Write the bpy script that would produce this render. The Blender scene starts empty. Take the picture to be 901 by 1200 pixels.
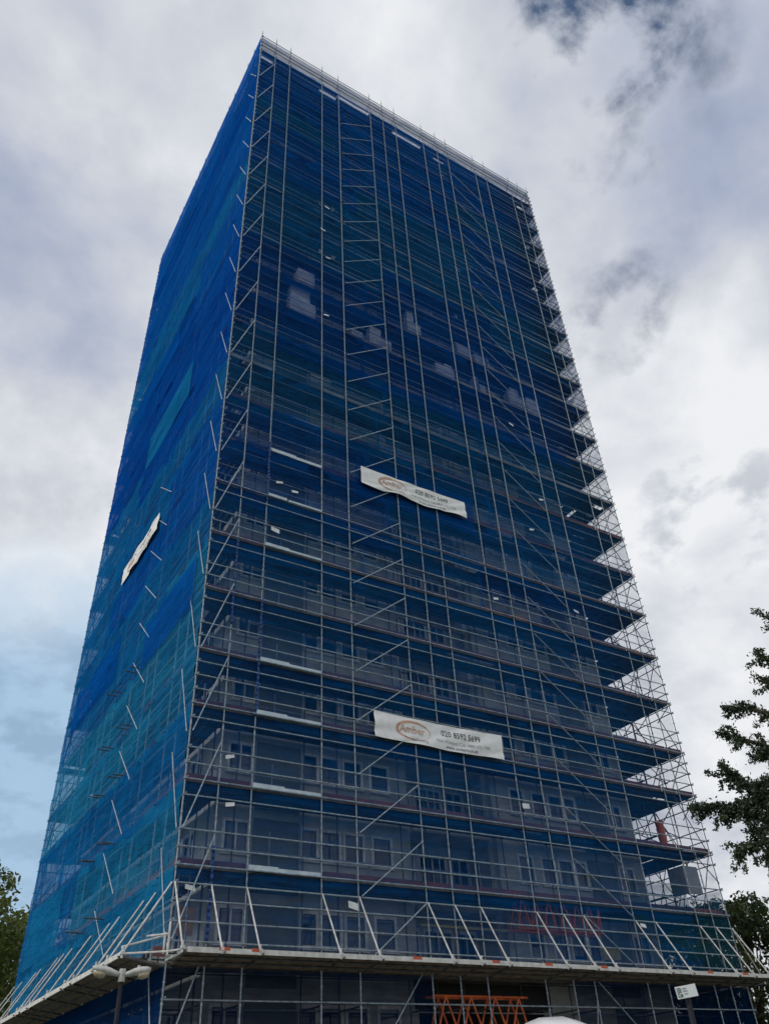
import bpy, math, random
import numpy as np
from mathutils import Vector, Matrix, noise
random.seed(7); rng = np.random.default_rng(7)
S = bpy.context.scene; COL = S.collection
ZO = 5.9                       # height of the protection fan above the ground
W, D, T = 24.0, 21.0, 57.0     # scaffold width, depth, top rail (above fan level)
R = math.radians

# ------------------------------------------------------------------ materials
def new_mat(name):
    m = bpy.data.materials.new(name); m.use_nodes = True
    n = m.node_tree.nodes; return m, n, m.node_tree.links, n['Principled BSDF']
def ramp(n, pts):
    r = n.new('ShaderNodeValToRGB'); e = r.color_ramp.elements
    e[0].position, e[0].color = pts[0][0], (*pts[0][1], 1); e[1].position, e[1].color = pts[-1][0], (*pts[-1][1], 1)
    for p, c in pts[1:-1]:
        x = e.new(p); x.color = (*c, 1)
    return r
def mat(name, c1, c2=None, scale=6, rough=.7, metal=0., bump=0., stretch=(1, 1, 1), detail=6):
    m, n, l, b = new_mat(name)
    c2 = c2 or tuple(x * .75 for x in c1)
    tc = n.new('ShaderNodeTexCoord'); mp = n.new('ShaderNodeMapping'); mp.inputs['Scale'].default_value = stretch
    no = n.new('ShaderNodeTexNoise'); no.inputs['Scale'].default_value = scale; no.inputs['Detail'].default_value = detail
    l.new(tc.outputs['Object'], mp.inputs[0]); l.new(mp.outputs[0], no.inputs['Vector'])
    r = ramp(n, [(.35, c2), (.65, c1)]); l.new(no.outputs['Fac'], r.inputs[0]); l.new(r.outputs[0], b.inputs['Base Color'])
    b.inputs['Roughness'].default_value = rough; b.inputs['Metallic'].default_value = metal
    if bump:
        bp = n.new('ShaderNodeBump'); bp.inputs['Strength'].default_value = bump; bp.inputs['Distance'].default_value = .02
        l.new(no.outputs['Fac'], bp.inputs['Height']); l.new(bp.outputs[0], b.inputs['Normal'])
    return m
M = {}
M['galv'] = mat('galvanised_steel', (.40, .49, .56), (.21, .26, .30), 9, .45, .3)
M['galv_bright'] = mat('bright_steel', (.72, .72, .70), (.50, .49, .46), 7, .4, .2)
M['galv_dark'] = mat('shaded_steel', (.10, .11, .12), (.055, .058, .06), 5, .7, .1)  # darker copy of galv: shade painted into end, rear and inner tubes
M['board'] = mat('scaffold_board', (.26, .20, .14), (.11, .085, .065), 5, .85, 0, .4, (1, 1, 1))
M['deck'] = mat('steel_deck', (.12, .12, .12), (.06, .06, .065), 3, .75, .1, .3)
M['edge'] = mat('pale_edge_board', (.74, .74, .70), (.52, .50, .46), 4, .6)
M['red_toe'] = mat('red_toe_board', (.24, .075, .07), (.12, .06, .06), 1.3, .75)
M['silver_toe'] = mat('silver_toe_board', (.55, .63, .68), (.36, .44, .50), 2, .35, .2)
M['orange'] = mat('orange_paint', (.62, .10, .03), (.40, .07, .03), 5, .5)
M['lattice'] = mat('red_lattice_paint', (.80, .17, .04), (.50, .09, .03), 6, .5)
M['concrete'] = mat('grey_render', (.50, .51, .47), (.35, .36, .34), 1.2, .9, 0, .3)
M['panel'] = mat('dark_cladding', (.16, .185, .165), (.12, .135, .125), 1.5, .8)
M['frame'] = mat('white_window_frame', (.85, .85, .83), (.55, .55, .53), 3, .45)
M['blue_wrap'] = mat('blue_sleeve', (.004, .07, .28), (.003, .04, .18), 6, .5, 0, .6)
M['white_card'] = mat('white_card', (.88, .88, .87), (.80, .80, .79), 5, .6)
M['grey_sheet'] = mat('grey_sheet', (.34, .36, .37), (.26, .27, .28), 2, .7)
M['foam'] = mat('foil_faced_board', (.72, .73, .72), (.50, .51, .51), 2.5, .6, 0, .3)
M['toe_grey'] = mat('grey_toe_board', (.42, .42, .41), (.25, .25, .25), 1.2, .7)
M['black_post'] = mat('black_post_paint', (.010, .010, .022), (.006, .006, .012), 5, .7)
M['lamp_grey'] = mat('lamp_casting', (.55, .55, .52), (.38, .38, .35), 8, .5)
M['lamp_bowl'] = mat('lamp_bowl', (.50, .43, .30), (.36, .30, .20), 10, .25)
M['sign_white'] = mat('sign_white', (.74, .76, .76), (.55, .58, .60), 4, .4)
M['sign_green'] = mat('sign_green', (.01, .12, .09), (.01, .09, .07), 4, .4)
M['ink'] = mat('dark_ink', (.07, .07, .08), (.05, .05, .06), 4, .6)
M['ink_grey'] = mat('grey_ink', (.36, .37, .40), (.28, .29, .32), 4, .6)
M['ink_orange'] = mat('orange_ink', (.68, .40, .29), (.52, .27, .18), 4, .6)
M['bark'] = mat('bark', (.09, .065, .045), (.04, .03, .022), 14, .95, 0, .8, (1, 1, .3))
M['asphalt'] = mat('asphalt', (.055, .055, .057), (.04, .04, .042), 18, .9, 0, .5)
M['paving'] = mat('concrete_paving', (.30, .29, .27), (.22, .215, .20), 4, .9, 0, .4)
M['grass'] = mat('grass_ground', (.06, .10, .025), (.035, .06, .018), 2.5, .95, 0, .8)
M['line'] = mat('road_paint', (.75, .75, .72), (.6, .6, .57), 9, .7)
M['van'] = mat('white_van_paint', (.80, .80, .79), (.76, .76, .75), 2, .18)
M['rubber'] = mat('rubber', (.02, .02, .02), (.015, .015, .015), 6, .8)
M['vglass'] = mat('van_glass', (.015, .02, .022), (.012, .015, .018), 2, .06)
M['yellow'] = mat('yellow_timber_beam', (.36, .32, .12), (.26, .22, .09), 4, .7)
M['ply'] = mat('plywood', (.42, .25, .12), (.32, .18, .08), 4, .7)
M['roof'] = mat('roof_felt', (.10, .10, .10), (.07, .07, .07), 3, .9)
def glass():
    m, n, l, b = new_mat('window_glass')
    tc = n.new('ShaderNodeTexCoord'); no = n.new('ShaderNodeTexNoise'); no.inputs['Scale'].default_value = .9
    l.new(tc.outputs['Object'], no.inputs['Vector'])
    r = ramp(n, [(.45, (.012, .016, .022)), (.6, (.05, .06, .065)), (.75, (.16, .16, .15))]); l.new(no.outputs['Fac'], r.inputs[0])
    l.new(r.outputs[0], b.inputs['Base Color']); b.inputs['Roughness'].default_value = .08
    b.inputs['Specular IOR Level'].default_value = .6
    return m
M['glass'] = glass()
def netting(name, col, col2, cover, wr=(1.4, 1.4, 7), trans=.45, vary=.5, fade=0):
    """debris mesh: threads cover `cover` of the cloth seen square on; a slanting ray meets more threads"""
    m, n, l, b = new_mat(name); n.remove(b); out = n['Material Output']
    def math_(op, a, c=None, clamp=False):
        q = n.new('ShaderNodeMath'); q.operation = op; q.use_clamp = clamp
        for i, v in enumerate([a, c]):
            if v is None: continue
            if isinstance(v, (int, float)): q.inputs[i].default_value = v
            else: l.new(v, q.inputs[i])
        return q.outputs[0]
    tc = n.new('ShaderNodeTexCoord'); mp = n.new('ShaderNodeMapping'); mp.inputs['Scale'].default_value = wr
    l.new(tc.outputs['Object'], mp.inputs[0])
    n1 = n.new('ShaderNodeTexNoise'); n1.inputs['Scale'].default_value = .55; n1.inputs['Detail'].default_value = 7; n1.inputs['Distortion'].default_value = .8
    l.new(mp.outputs[0], n1.inputs['Vector'])
    mp2 = n.new('ShaderNodeMapping'); mp2.inputs['Scale'].default_value = (.35, .35, 2.2); l.new(tc.outputs['Object'], mp2.inputs[0])
    n2 = n.new('ShaderNodeTexNoise'); n2.inputs['Scale'].default_value = .5; n2.inputs['Detail'].default_value = 4; l.new(mp2.outputs[0], n2.inputs['Vector'])
    r = ramp(n, [(.36, col2), (.62, col)]); l.new(n2.outputs['Fac'], r.inputs[0])
    bp = n.new('ShaderNodeBump'); bp.inputs['Strength'].default_value = .9; bp.inputs['Distance'].default_value = .12; l.new(n1.outputs['Fac'], bp.inputs['Height'])
    df = n.new('ShaderNodeBsdfDiffuse'); tr = n.new('ShaderNodeBsdfTranslucent'); tp = n.new('ShaderNodeBsdfTransparent')
    for q in (df, tr):
        l.new(r.outputs[0], q.inputs['Color']); l.new(bp.outputs[0], q.inputs['Normal'])
    mx = n.new('ShaderNodeMixShader'); mx.inputs[0].default_value = trans; l.new(df.outputs[0], mx.inputs[1]); l.new(tr.outputs[0], mx.inputs[2])
    ge = n.new('ShaderNodeNewGeometry'); dt = n.new('ShaderNodeVectorMath'); dt.operation = 'DOT_PRODUCT'
    l.new(ge.outputs['Incoming'], dt.inputs[0]); l.new(ge.outputs['True Normal'], dt.inputs[1])
    c = math_('MAXIMUM', math_('ABSOLUTE', dt.outputs['Value']), .08)
    cov = math_('MULTIPLY', math_('ADD', math_('MULTIPLY', math_('SUBTRACT', n1.outputs['Fac'], .5), vary * 2.2), 1.0), cover, True)
    if fade:      # the cloth thins out towards the open end
        sx = n.new('ShaderNodeSeparateXYZ'); l.new(tc.outputs['Object'], sx.inputs[0])
        mr = n.new('ShaderNodeMapRange'); mr.interpolation_type = 'SMOOTHSTEP'; l.new(math_('ADD', sx.outputs[0], math_('MULTIPLY', n1.outputs['Fac'], 2.5)), mr.inputs[0])
        mr.inputs[1].default_value = 19.5; mr.inputs[2].default_value = 24.2; mr.inputs[3].default_value = 1; mr.inputs[4].default_value = fade
        cov = math_('MULTIPLY', cov, mr.outputs[0])
    cov = math_('MINIMUM', cov, .92)
    op = math_('SUBTRACT', 1.0, math_('POWER', math_('SUBTRACT', 1.0, cov), math_('DIVIDE', 1.0, c)), True)
    m2 = n.new('ShaderNodeMixShader'); l.new(op, m2.inputs[0]); l.new(tp.outputs[0], m2.inputs[1]); l.new(mx.outputs[0], m2.inputs[2])
    l.new(m2.outputs[0], out.inputs[0])
    return m
BL, TE, DB, LB = ((.004, .13, .52), (.003, .09, .40)), ((.007, .18, .50), (.005, .125, .38)), ((.003, .10, .47), (.003, .07, .36)), ((.016, .27, .55), (.010, .19, .44))
NETL = {'blue': netting('side_net_blue', *BL, .34), 'teal': netting('side_net_teal', *TE, .30), 'deep': netting('side_net_deep', *DB, .38), 'light': netting('side_net_light', *LB, .24)}
NETF = {'thin': netting('front_net_thin', (.005, .17, .50), (.004, .12, .40), .30, vary=.8, fade=.45), 'blue': netting('front_net_blue', (.004, .125, .46), (.003, .085, .35), .33, vary=.8, fade=.35),
        'teal': netting('front_net_teal', (.005, .155, .42), (.004, .11, .32), .30, vary=.8, fade=.35), 'deep': netting('front_net_deep', (.003, .10, .40), (.002, .07, .30), .34, vary=.8, fade=.35),
        'shaded_curtain': netting('front_net_shaded', (.002, .03, .10), (.0015, .02, .07), .5), 'top': netting('front_net_top', (.01, .08, .22), (.008, .06, .17), .36),  # curtain net below the fan: tree shade painted into its colour
        'green': netting('front_net_green', (.015, .13, .19), (.01, .09, .14), .34), 'end': netting('end_net', (.006, .11, .32), (.004, .08, .25), .20, vary=1.2), 'end_dense': netting('end_net_dense', (.004, .10, .36), (.003, .07, .28), .42, vary=1.3)}

# ------------------------------------------------------------------ mesh builder
def wl(p):
    while p is not None:
        if 'wloc' in p: return Vector(p['wloc'])
        p = p.parent
    return Vector((0, 0, 0))
class MB:
    def __init__(s, z0=ZO): s.v = []; s.f = []; s.z0 = z0
    def add(s, vs, fs):
        k = len(s.v); s.v += [(x, y, z + s.z0) for x, y, z in vs]; s.f += [tuple(i + k for i in f) for f in fs]
    def box(s, x0, x1, y0, y1, z0, z1):
        if x0 > x1: x0, x1 = x1, x0
        if y0 > y1: y0, y1 = y1, y0
        if z0 > z1: z0, z1 = z1, z0
        s.add([(x0, y0, z0), (x1, y0, z0), (x1, y1, z0), (x0, y1, z0), (x0, y0, z1), (x1, y0, z1), (x1, y1, z1), (x0, y1, z1)],
              [(0, 3, 2, 1), (4, 5, 6, 7), (0, 1, 5, 4), (1, 2, 6, 5), (2, 3, 7, 6), (3, 0, 4, 7)])
    def tube(s, p, q, r=.024, r2=None, n=6, cap=True):
        p, q = Vector(p), Vector(q); d = (q - p)
        if d.length < 1e-6: return
        d.normalize(); a = d.orthogonal().normalized(); b = d.cross(a); r2 = r if r2 is None else r2
        vs = []
        for c, rr in ((p, r), (q, r2)):
            for i in range(n):
                t = 2 * math.pi * i / n; vs.append(tuple(c + a * (rr * math.cos(t)) + b * (rr * math.sin(t))))
        fs = [(i, (i + 1) % n, n + (i + 1) % n, n + i) for i in range(n)]
        if cap: fs += [tuple(range(n - 1, -1, -1)), tuple(range(n, 2 * n))]
        s.add(vs, fs)
    def path(s, pts, rs, n=7):
        for i in range(len(pts) - 1): s.tube(pts[i], pts[i + 1], rs[i], rs[i + 1], n)
    def prism(s, prof, axis_o, ux, uy, uz, depth):
        """profile (a,b) in ux,uy swept along uz by depth"""
        o = Vector(axis_o); ux, uy, uz = Vector(ux), Vector(uy), Vector(uz); k = len(prof)
        vs = [tuple(o + ux * a + uy * b) for a, b in prof] + [tuple(o + ux * a + uy * b + uz * depth) for a, b in prof]
        s.add(vs, [tuple(range(k - 1, -1, -1)), tuple(range(k, 2 * k))] + [(i, (i + 1) % k, k + (i + 1) % k, k + i) for i in range(k)])
    def quadbox(s, a, b, c, d, t):
        """slab on four points, thickness t downward along its normal"""
        a, b, c, d = map(Vector, (a, b, c, d)); nn = (b - a).cross(d - a).normalized() * t
        s.add([tuple(x) for x in (a, b, c, d)] + [tuple(x - nn) for x in (a, b, c, d)],
              [(0, 1, 2, 3), (7, 6, 5, 4), (0, 4, 5, 1), (1, 5, 6, 2), (2, 6, 7, 3), (3, 7, 4, 0)])
    def merge(s, o): k = len(s.v); s.v += o.v; s.f += [tuple(i + k for i in f) for f in o.f]
    def build(s, name, m, parent=None, smooth=False, bevel=0, loc=None):
        me = bpy.data.meshes.new(name); L = Vector(loc) if loc is not None else (wl(parent) if parent is not None else Vector((0, 0, 0)))
        me.from_pydata([(x - L.x, y - L.y, z - L.z) for x, y, z in s.v], [], s.f); me.materials.append(m)
        o = bpy.data.objects.new(name, me); COL.objects.link(o)
        if parent is not None: o.parent = parent
        elif loc is not None: o.location = L
        if smooth:
            for p in me.polygons: p.use_smooth = True
        if bevel:
            bv = o.modifiers.new('bevel', 'BEVEL'); bv.width = bevel; bv.segments = 2; bv.limit_method = 'ANGLE'
        return o
def thing(name, label, cat, loc=(0, 0, 0), group=None):
    o = bpy.data.objects.new(name, None); COL.objects.link(o); o.location = loc; o['wloc'] = list(map(float, loc))
    o['label'] = label; o['category'] = cat
    if group: o['group'] = group
    return o
def tag(o, label, cat, group=None, kind=None):
    if label: o['label'] = label
    if cat: o['category'] = cat
    if group: o['group'] = group
    if kind: o['kind'] = kind
    return o
CAM = Vector((-7.975, -24.144, -4.277 + ZO))
def parts(name, items, m, parent, limit=100, **kw):
    """items: (distance key, MB). nearest `limit` become parts, the rest one part of kind stuff"""
    items = sorted(items, key=lambda t: t[0])
    for _, b in items[:limit]: b.build(name, m, parent, **kw)
    if len(items) > limit:
        r = MB()
        for _, b in items[limit:]: r.merge(b)
        r.build(name, m, parent, **kw)['kind'] = 'stuff'
def dist(x, y, z): return (Vector((x, y, z + ZO)) - CAM).length

# ------------------------------------------------------------------ scaffold grid
XF = [0, 1.1, 2.22, 4.75, 6.08, 8.72, 9.82, 10.92, 13.42, 14.7, 15.7, 18.37, 19.48, 22.04, 23.0, 24.0]
YL = [0, 1.4, 2.5, 4.95, 6.07, 8.34, 10.89, 12.1, 13.04, 15.85, 16.76, 19.42, 21.0]
DK = [2, 4.5, 7, 9, 11.5, 14, 16.5, 19, 21.5, 24, 26.5, 29, 31.5, 34, 36.5, 39, 41.5, 44, 46.5, 49, 51.5, 53.5, 55.1]
G = -ZO
IN = 1.35
sc = thing('scaffolding', 'tall grey tube scaffolding with boarded lifts wrapped round the whole tower block', 'scaffolding')

# standards (one mesh, copied)
def standard_mesh(top, joints=True):
    b = MB(0); b.tube((0, 0, .03), (0, 0, top), .0245, n=6)
    b.box(-.07, .07, -.07, .07, 0, .03)
    if joints:
        z = .4
        while z < top - .2:
            b.tube((0, 0, z - .02), (0, 0, z + .02), .042, n=6); z += .5
        z = 3.2
        while z < top - .5:
            b.tube((0, 0, z - .09), (0, 0, z + .09), .032, n=6); z += 3.0
    return b
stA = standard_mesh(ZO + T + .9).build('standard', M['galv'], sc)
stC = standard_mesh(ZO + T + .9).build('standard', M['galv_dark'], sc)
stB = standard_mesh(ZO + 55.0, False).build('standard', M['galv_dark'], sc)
first = {'A': True, 'B': True, 'C': True}
def put_standard(kind, x, y):
    src = {'A': stA, 'B': stB, 'C': stC}[kind]
    if first[kind]: o = src; first[kind] = False
    else: o = src.copy(); COL.objects.link(o); o.parent = sc
    o.location = (x, y, 0)
for x in XF: put_standard('A', x, 0)
for y in YL[1:]: put_standard('A', 0, y)
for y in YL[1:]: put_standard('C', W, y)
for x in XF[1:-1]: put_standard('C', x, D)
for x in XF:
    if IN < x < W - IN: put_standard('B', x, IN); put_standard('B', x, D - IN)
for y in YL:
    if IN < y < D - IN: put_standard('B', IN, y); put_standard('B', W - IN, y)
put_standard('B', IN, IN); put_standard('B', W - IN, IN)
for y in (2.5, 6.07, 10.89, 15.85): put_standard('B', W - 2.45, y)

# ledgers
led = []; sid = []
lv = sorted(set([round(v, 2) for z in DK for v in (z, z + .5, z + 1.0, z - .5)] + [0.0, .5, 1.05, 1.5, 3.0, 8.0 + .5, 55.6, 56.1, 57.0, -1.4, -2.9, -4.4]))
lv = [v for v in lv if v <= T]
for z in lv:
    r = .0235
    yo = -.05 if z < 17 or z > 55.5 else .115 if int(z * 2) % 3 else .10
    b = MB(); b.tube((-.05, yo, z), (W + .1, yo, z), r); (sid if z > 55.3 else led).append((dist(5, 0, z) - (40 if z > 55.3 else 0), b))  # top rails take the dark steel: backlit tone painted in
    b = MB(); b.tube((.05, -.1, z + .05), (.05, D + .1, z + .05), r); led.append((dist(0, 6, z) + 2, b))
    b = MB(); b.tube((W + .05, -.1, z + .05), (W + .05, D + .1, z + .05), r); sid.append((dist(W, 6, z), b))
    b = MB(); b.tube((-.1, D + .05, z), (W + .1, D + .05, z), r); led.append((dist(5, D, z) + 20, b))
for z in DK[:-1] + [0, -1.4]:
    for zz in ((z, z + 1.0) if z > 0 else (z,)):
        b = MB(); b.tube((IN, IN, zz - .06), (W - IN, IN, zz - .06), .0235); led.append((dist(8, IN, zz) + 12, b))
        b = MB(); b.tube((W - IN, IN, zz - .02), (W - IN, D - IN, zz - .02), .0235); sid.append((dist(W, 8, zz) + 8, b))
        b = MB(); b.tube((IN, IN, zz - .02), (IN, D - IN, zz - .02), .0235); led.append((dist(IN, 8, zz) + 20, b))
for z in lv:
    if z > 1.6:
        for xx in (W - IN, W - 2.45):
            if (z in DK) and xx == W - IN: continue
            b = MB(); b.tube((xx, 1.5, z + .02), (xx, D - 1.5, z + .02), .0235); sid.append((dist(xx, 6, z) + 20, b))
parts('ledger', led, M['galv'], sc)
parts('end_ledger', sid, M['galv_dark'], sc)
# transoms
tr = []
for z in DK + [0, -1.4]:
    for x in XF:
        if x >= 1.1: b = MB(); b.tube((x + .05, -.1, z - .07), (x + .05, 1.5, z - .07), .0235); tr.append((dist(x, 0, z), b))
    for y in YL[1:]:
        b = MB(); b.tube((W + .1, y + .05, z - .07), (W - 2.5, y + .05, z - .07), .0235); tr.append((dist(W, y, z), b))
        b = MB(); b.tube((-.1, y + .05, z - .07), (1.5, y + .05, z - .07), .0235); tr.append((dist(0, y, z) + 3, b))
    if z > 0:
        for y in YL[1:]:
            b = MB(); b.tube((W + .1, y - .05, z + 1.0), (W - IN - .1, y - .05, z + 1.3), .0235); tr.append((dist(W, y, z) + 30, b))
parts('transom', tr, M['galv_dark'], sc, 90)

# diagonal braces
br = []
bs = []
def brace(p, q): b = MB(); b.tube(p, q, .0215); (bs if p[0] > W - 2 or p[1] > D - 2 else br).append((dist(*p), b))
k = -2
while 3 * k + 3 < T:
    z = 3 * k
    brace((.06, -.09, max(z, G) + .02), (1.06, -.09, z + 2.85))
    brace((-.09, .06, max(z, G) + .02), (-.09, 1.3, z + 2.75)); k += 1
for k in range(27):
    z0 = -.45 + 1.97 * k
    if z0 + 2 < 55: brace((6.15, -.09, z0), (8.65, -.09, z0 + 1.93))
    xb = -.09 if z0 < 20 else .07
    if z0 + 2 < 55: brace((xb, 6.1, z0 + .9), (xb, 8.3, z0 + 2.75))
    if z0 + 2 < 55: brace((15.72, -.09, z0 + 2.0), (18.33, -.09, z0 + .05))
brace((8.68, -.09, -.1), (6.2, -.09, -3.2)); brace((18.4, -.09, -2.9), (15.8, -.09, -.6)); brace((14.8, -.09, -4.6), (15.6, -.09, -1.2))
for i, z in enumerate(DK[:-1]):       # end elevation: a brace in several bays and across the lift
    h = DK[i + 1] - z
    for j in (1, 3, 6, 9):
        y0, y1 = YL[j], YL[j + 1]
        if (i + j) % 2: y0, y1 = y1, y0
        brace((W + .09, y0, z + .1), (W + .09, y1, z + h - .1))
    for y in YL[:8:1]:
        a, c = (W - .05, W - IN + .05) if i % 2 else (W - IN + .05, W - .05)
        brace((a, y + .09, z + .1), (c, y + .09, z + h - .1)); brace((c, y - .09, z + h * .5), (a, y - .09, z + h - .05))
    for j in (2, 5):
        brace((W - IN, YL[j], z + h - .1), (W - IN, YL[j + 1], z + .1))
    for j in (9, 11):
        y0, y1 = (YL[j], YL[j + 1]) if i % 2 else (YL[j + 1], YL[j])
        brace((.08, y0, z + .1), (.08, y1, z + h - .1))
    for x in (0.0, 1.1):
        brace((x + .05, D - .05, z + .1), (x + .05, D - IN, z + h - .1))
    x0, x1 = (XF[0], XF[1]) if i % 2 else (XF[1], XF[0])
    brace((x0, D + .09, z + .1), (x1, D + .09, z + h - .1))
for x in XF[1:]:                      # rakers behind the top guard rail
    brace((x + .03, .03, 56.85), (x + .06, 1.25, 55.2))
for y in YL[1:]: brace((.03, y, 56.7), (1.25, y + .2, 55.2))
parts('diagonal_brace', br, M['galv'], sc)
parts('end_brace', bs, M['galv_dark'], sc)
# short tubes that stick out of the netted side, in pairs
st = []
for i, z in enumerate([1.8, 4.3, 6.8, 8.8, 11.3]):
    for y in (7.0, 9.6):
        for dy in (0, .75):
            b = MB(); b.tube((-.55, y + dy, z + dy * .2), (.1, y + dy, z + dy * .2), .0235); st.append((dist(0, y, z), b))
parts('projecting_tube', st, M['galv_dark'], sc)

# decks: boards along each side, one part per lift and side
def boards_x(b, x0, x1, y0, y1, z, nb, cuts, th=.045, gap=.022, jit=.0):
    w = (y1 - y0) / nb
    cs = [x0] + [c for c in cuts if x0 + .4 < c < x1 - .4] + [x1]
    for i in range(nb):
        for a, c in zip(cs[:-1], cs[1:]):
            if z > 1 and random.random() < (.13 if z > 55 else .015): continue
            dz = random.uniform(-.006, .006) + (.02 if random.random() < .08 else 0)
            b.box(a + .006, c - .006, y0 + i * w + gap / 2, y0 + (i + 1) * w - gap / 2, z - th + dz, z + dz)
def boards_y(b, x0, x1, y0, y1, z, nb, cuts, th=.045, gap=.026):
    w = (x1 - x0) / nb
    cs = [y0] + [c for c in cuts if y0 + .4 < c < y1 - .4] + [y1]
    for i in range(nb):
        for a, c in zip(cs[:-1], cs[1:]):
            if z > 1 and random.random() < .02: continue
            dz = random.uniform(-.006, .006)
            b.box(x0 + i * w + gap / 2, x0 + (i + 1) * w - gap / 2, a + .006, c - .006, z - th + dz, z + dz)
for z in DK + [-.47]:
    mt = M['board'] if z <= 0 else M['deck']
    b = MB(); boards_x(b, .04, W - .04, .03, 1.5, z - .02, 6, XF); b.build('deck', mt, sc)
    b = MB(); boards_y(b, W - 2.5, W - .04, 1.52, D - 1.5, z - .02, 10, YL); b.build('deck', mt, sc)
    b = MB(); boards_y(b, .04, 1.5, 1.52, D - 1.5, z - .02, 6, YL); b.build('deck', mt, sc)
    b = MB(); boards_x(b, .04, W - .04, D - 1.48, D - .04, z - .02, 6, XF); b.build('deck', mt, sc)
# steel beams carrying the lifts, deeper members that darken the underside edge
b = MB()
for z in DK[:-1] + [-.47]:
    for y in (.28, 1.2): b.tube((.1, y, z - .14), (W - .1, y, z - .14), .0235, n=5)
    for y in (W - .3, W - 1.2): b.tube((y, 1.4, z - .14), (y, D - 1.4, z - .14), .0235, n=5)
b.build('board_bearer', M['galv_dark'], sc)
# toe boards
for i, z in enumerate(DK):
    for lo, hi in (((-1, 2), (3, 99)) if z < 50 else ((-1, 99),)):
        b = MB()
        for a, c in zip(XF[:-1], XF[1:]):
            if lo <= a < hi: b.box(a + .03, c - .03, .10, .125, z + .005 + random.uniform(0, .02), z + .215)
        b.build('toe_board', M['red_toe'] if z < 24 else M['toe_grey'], sc)
    yb = -.02 if z < 20 else .10; xs = random.choice((2.3, 2.9, 3.3)) if z > 20 else 3.2
    b = MB(); b.box(max(2.25, xs - .0), 4.72, yb + .005, yb + .045, z - .015, z + (.13 if z < 20 else .10))
    if z < 20: b.box(2.25, 3.1 + .4 * random.random(), yb, yb + .035, z + .0, z + .17)
    if z < 50 and i % 5 != 4: b.build('loading_bay_board', M['silver_toe'], sc)
    b = MB()
    for a, c in zip(YL[:-1], YL[1:]): b.box(.02, .045, a + .03, c - .03, z, z + .2)
    b.build('toe_board', M['red_toe'], sc)
    b = MB()
    for a, c in zip(YL[:-1], YL[1:]): b.box(W - .045, W - .02, a + .03, c - .03, z + .01, z + .2)
    b.build('toe_board', M['red_toe'], sc)
# upright infill posts inside the lower lifts
ip = []
for z, z2 in zip(DK[:7], DK[1:8]):
    for x in (.45, .8, 1.65, 3.5, 5.4, 7.4, 9.3, 10.3, 12.1, 17, 20.7):
        b = MB(); b.tube((x, 1.3, z), (x, 1.3, z + 1.35 + .3 * random.random()), .02); ip.append((dist(x, 0, z), b))
parts('guard_post', ip, M['galv'], sc, 80)
# ladder in the corner bay
b = MB()
for x in (.35, .68): b.tube((x, .62, .02), (x, .72, 2.9), .022)
for i in range(10): b.tube((.35, .63 + .01 * i, .25 + .27 * i), (.68, .63 + .01 * i, .25 + .27 * i), .014)
b.build('ladder', M['galv'], sc)

# protection fan
FZ, FI, FO = -.38, -.56, 1.22
def fan_deck(nb=5):
    for side in ('front', 'left', 'right', 'back'):
        b = MB(); e = MB(); rl = MB()
        cuts = XF if side in ('front', 'back') else YL
        L0 = cuts[0] + (.12 if side == 'front' else .05); L1 = cuts[-1] + (.1 if side == 'front' else 0)
        cs = [L0] + [c for c in cuts[1:-1] if c - L0 > .5] + [L1]
        def P(t, s, dz=0):      # t along, s 0..1 outward
            z = FI + (FZ - FI) * s + dz
            return {'front': (t, -.04 - (FO - .04) * s, z), 'back': (t, D + .04 + (FO - .04) * s, z),
                    'left': (-.04 - (FO - .04) * s, t, z), 'right': (W + .04 + (FO - .04) * s, t, z)}[side]
        for i in range(nb):
            for a, c in zip(cs[:-1], cs[1:]):
                s0, s1 = (i + .04) / nb, (i + .96) / nb; dz = random.uniform(-.008, .008)
                q = [P(a + .01, s0, dz), P(c - .01, s0, dz), P(c - .01, s1, dz), P(a + .01, s1, dz)]
                if side in ('front', 'right'): q = q[::-1]
                b.quadbox(*q, .04)
        for a, c in zip(cs[:-1], cs[1:]):
            p, q = P(a + .01, 1.02), P(c - .01, 1.02); h = random.uniform(-.01, .01)
            e.box(p[0] - (0 if side in ('front', 'back') else .02), q[0] + (0 if side in ('front', 'back') else .02),
                  p[1] - (.02 if side in ('front', 'back') else 0), q[1] + (.02 if side in ('front', 'back') else 0), FZ - .07 + h, FZ + .06 + h)
        for sx in (.35, .72): rl.tube(P(L0 - .1, sx, -.07), P(L1 + .1, sx, -.07), .0235)
        for c in cuts: rl.tube(P(c + .06, -.2, -.06), P(c + .06, 1.08, -.06), .0235)
        b.build('fan_deck', M['board'], sc); e.build('fan_edge_board', M['edge'], sc); rl.build('fan_bearer', M['galv_dark'], sc)
        for c in cuts:
            s = MB(); f = P(c, 1.0, .03); t = P(c, 0, 0); t = {'front': (c, -.07, 1.5), 'back': (c, D + .07, 1.5), 'left': (-.07, c, 1.5), 'right': (W + .07, c, 1.5)}[side]
            s.tube(f, t, .0255); s.tube((f[0], f[1], f[2] - .12), (f[0], f[1], f[2] + .16), .03); s.box(f[0] - .05, f[0] + .05, f[1] - .05, f[1] + .05, f[2] - .03, f[2] + .05)
            s.build('fan_strut', M['galv_bright'], sc)
fan_deck()
for x in (1.0, 1.95, 7.2, 10.2, 12.4, 14.9, 20.3, 22.3):    # orange toe clips on the fan edge
    b = MB(); b.box(x, x + .32, -FO - .045, -FO - .02, FZ - .01, FZ + .075); b.build('edge_clip', M['orange'], sc)
b = MB()       # open tube frame closing the corner between the two fans
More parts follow.
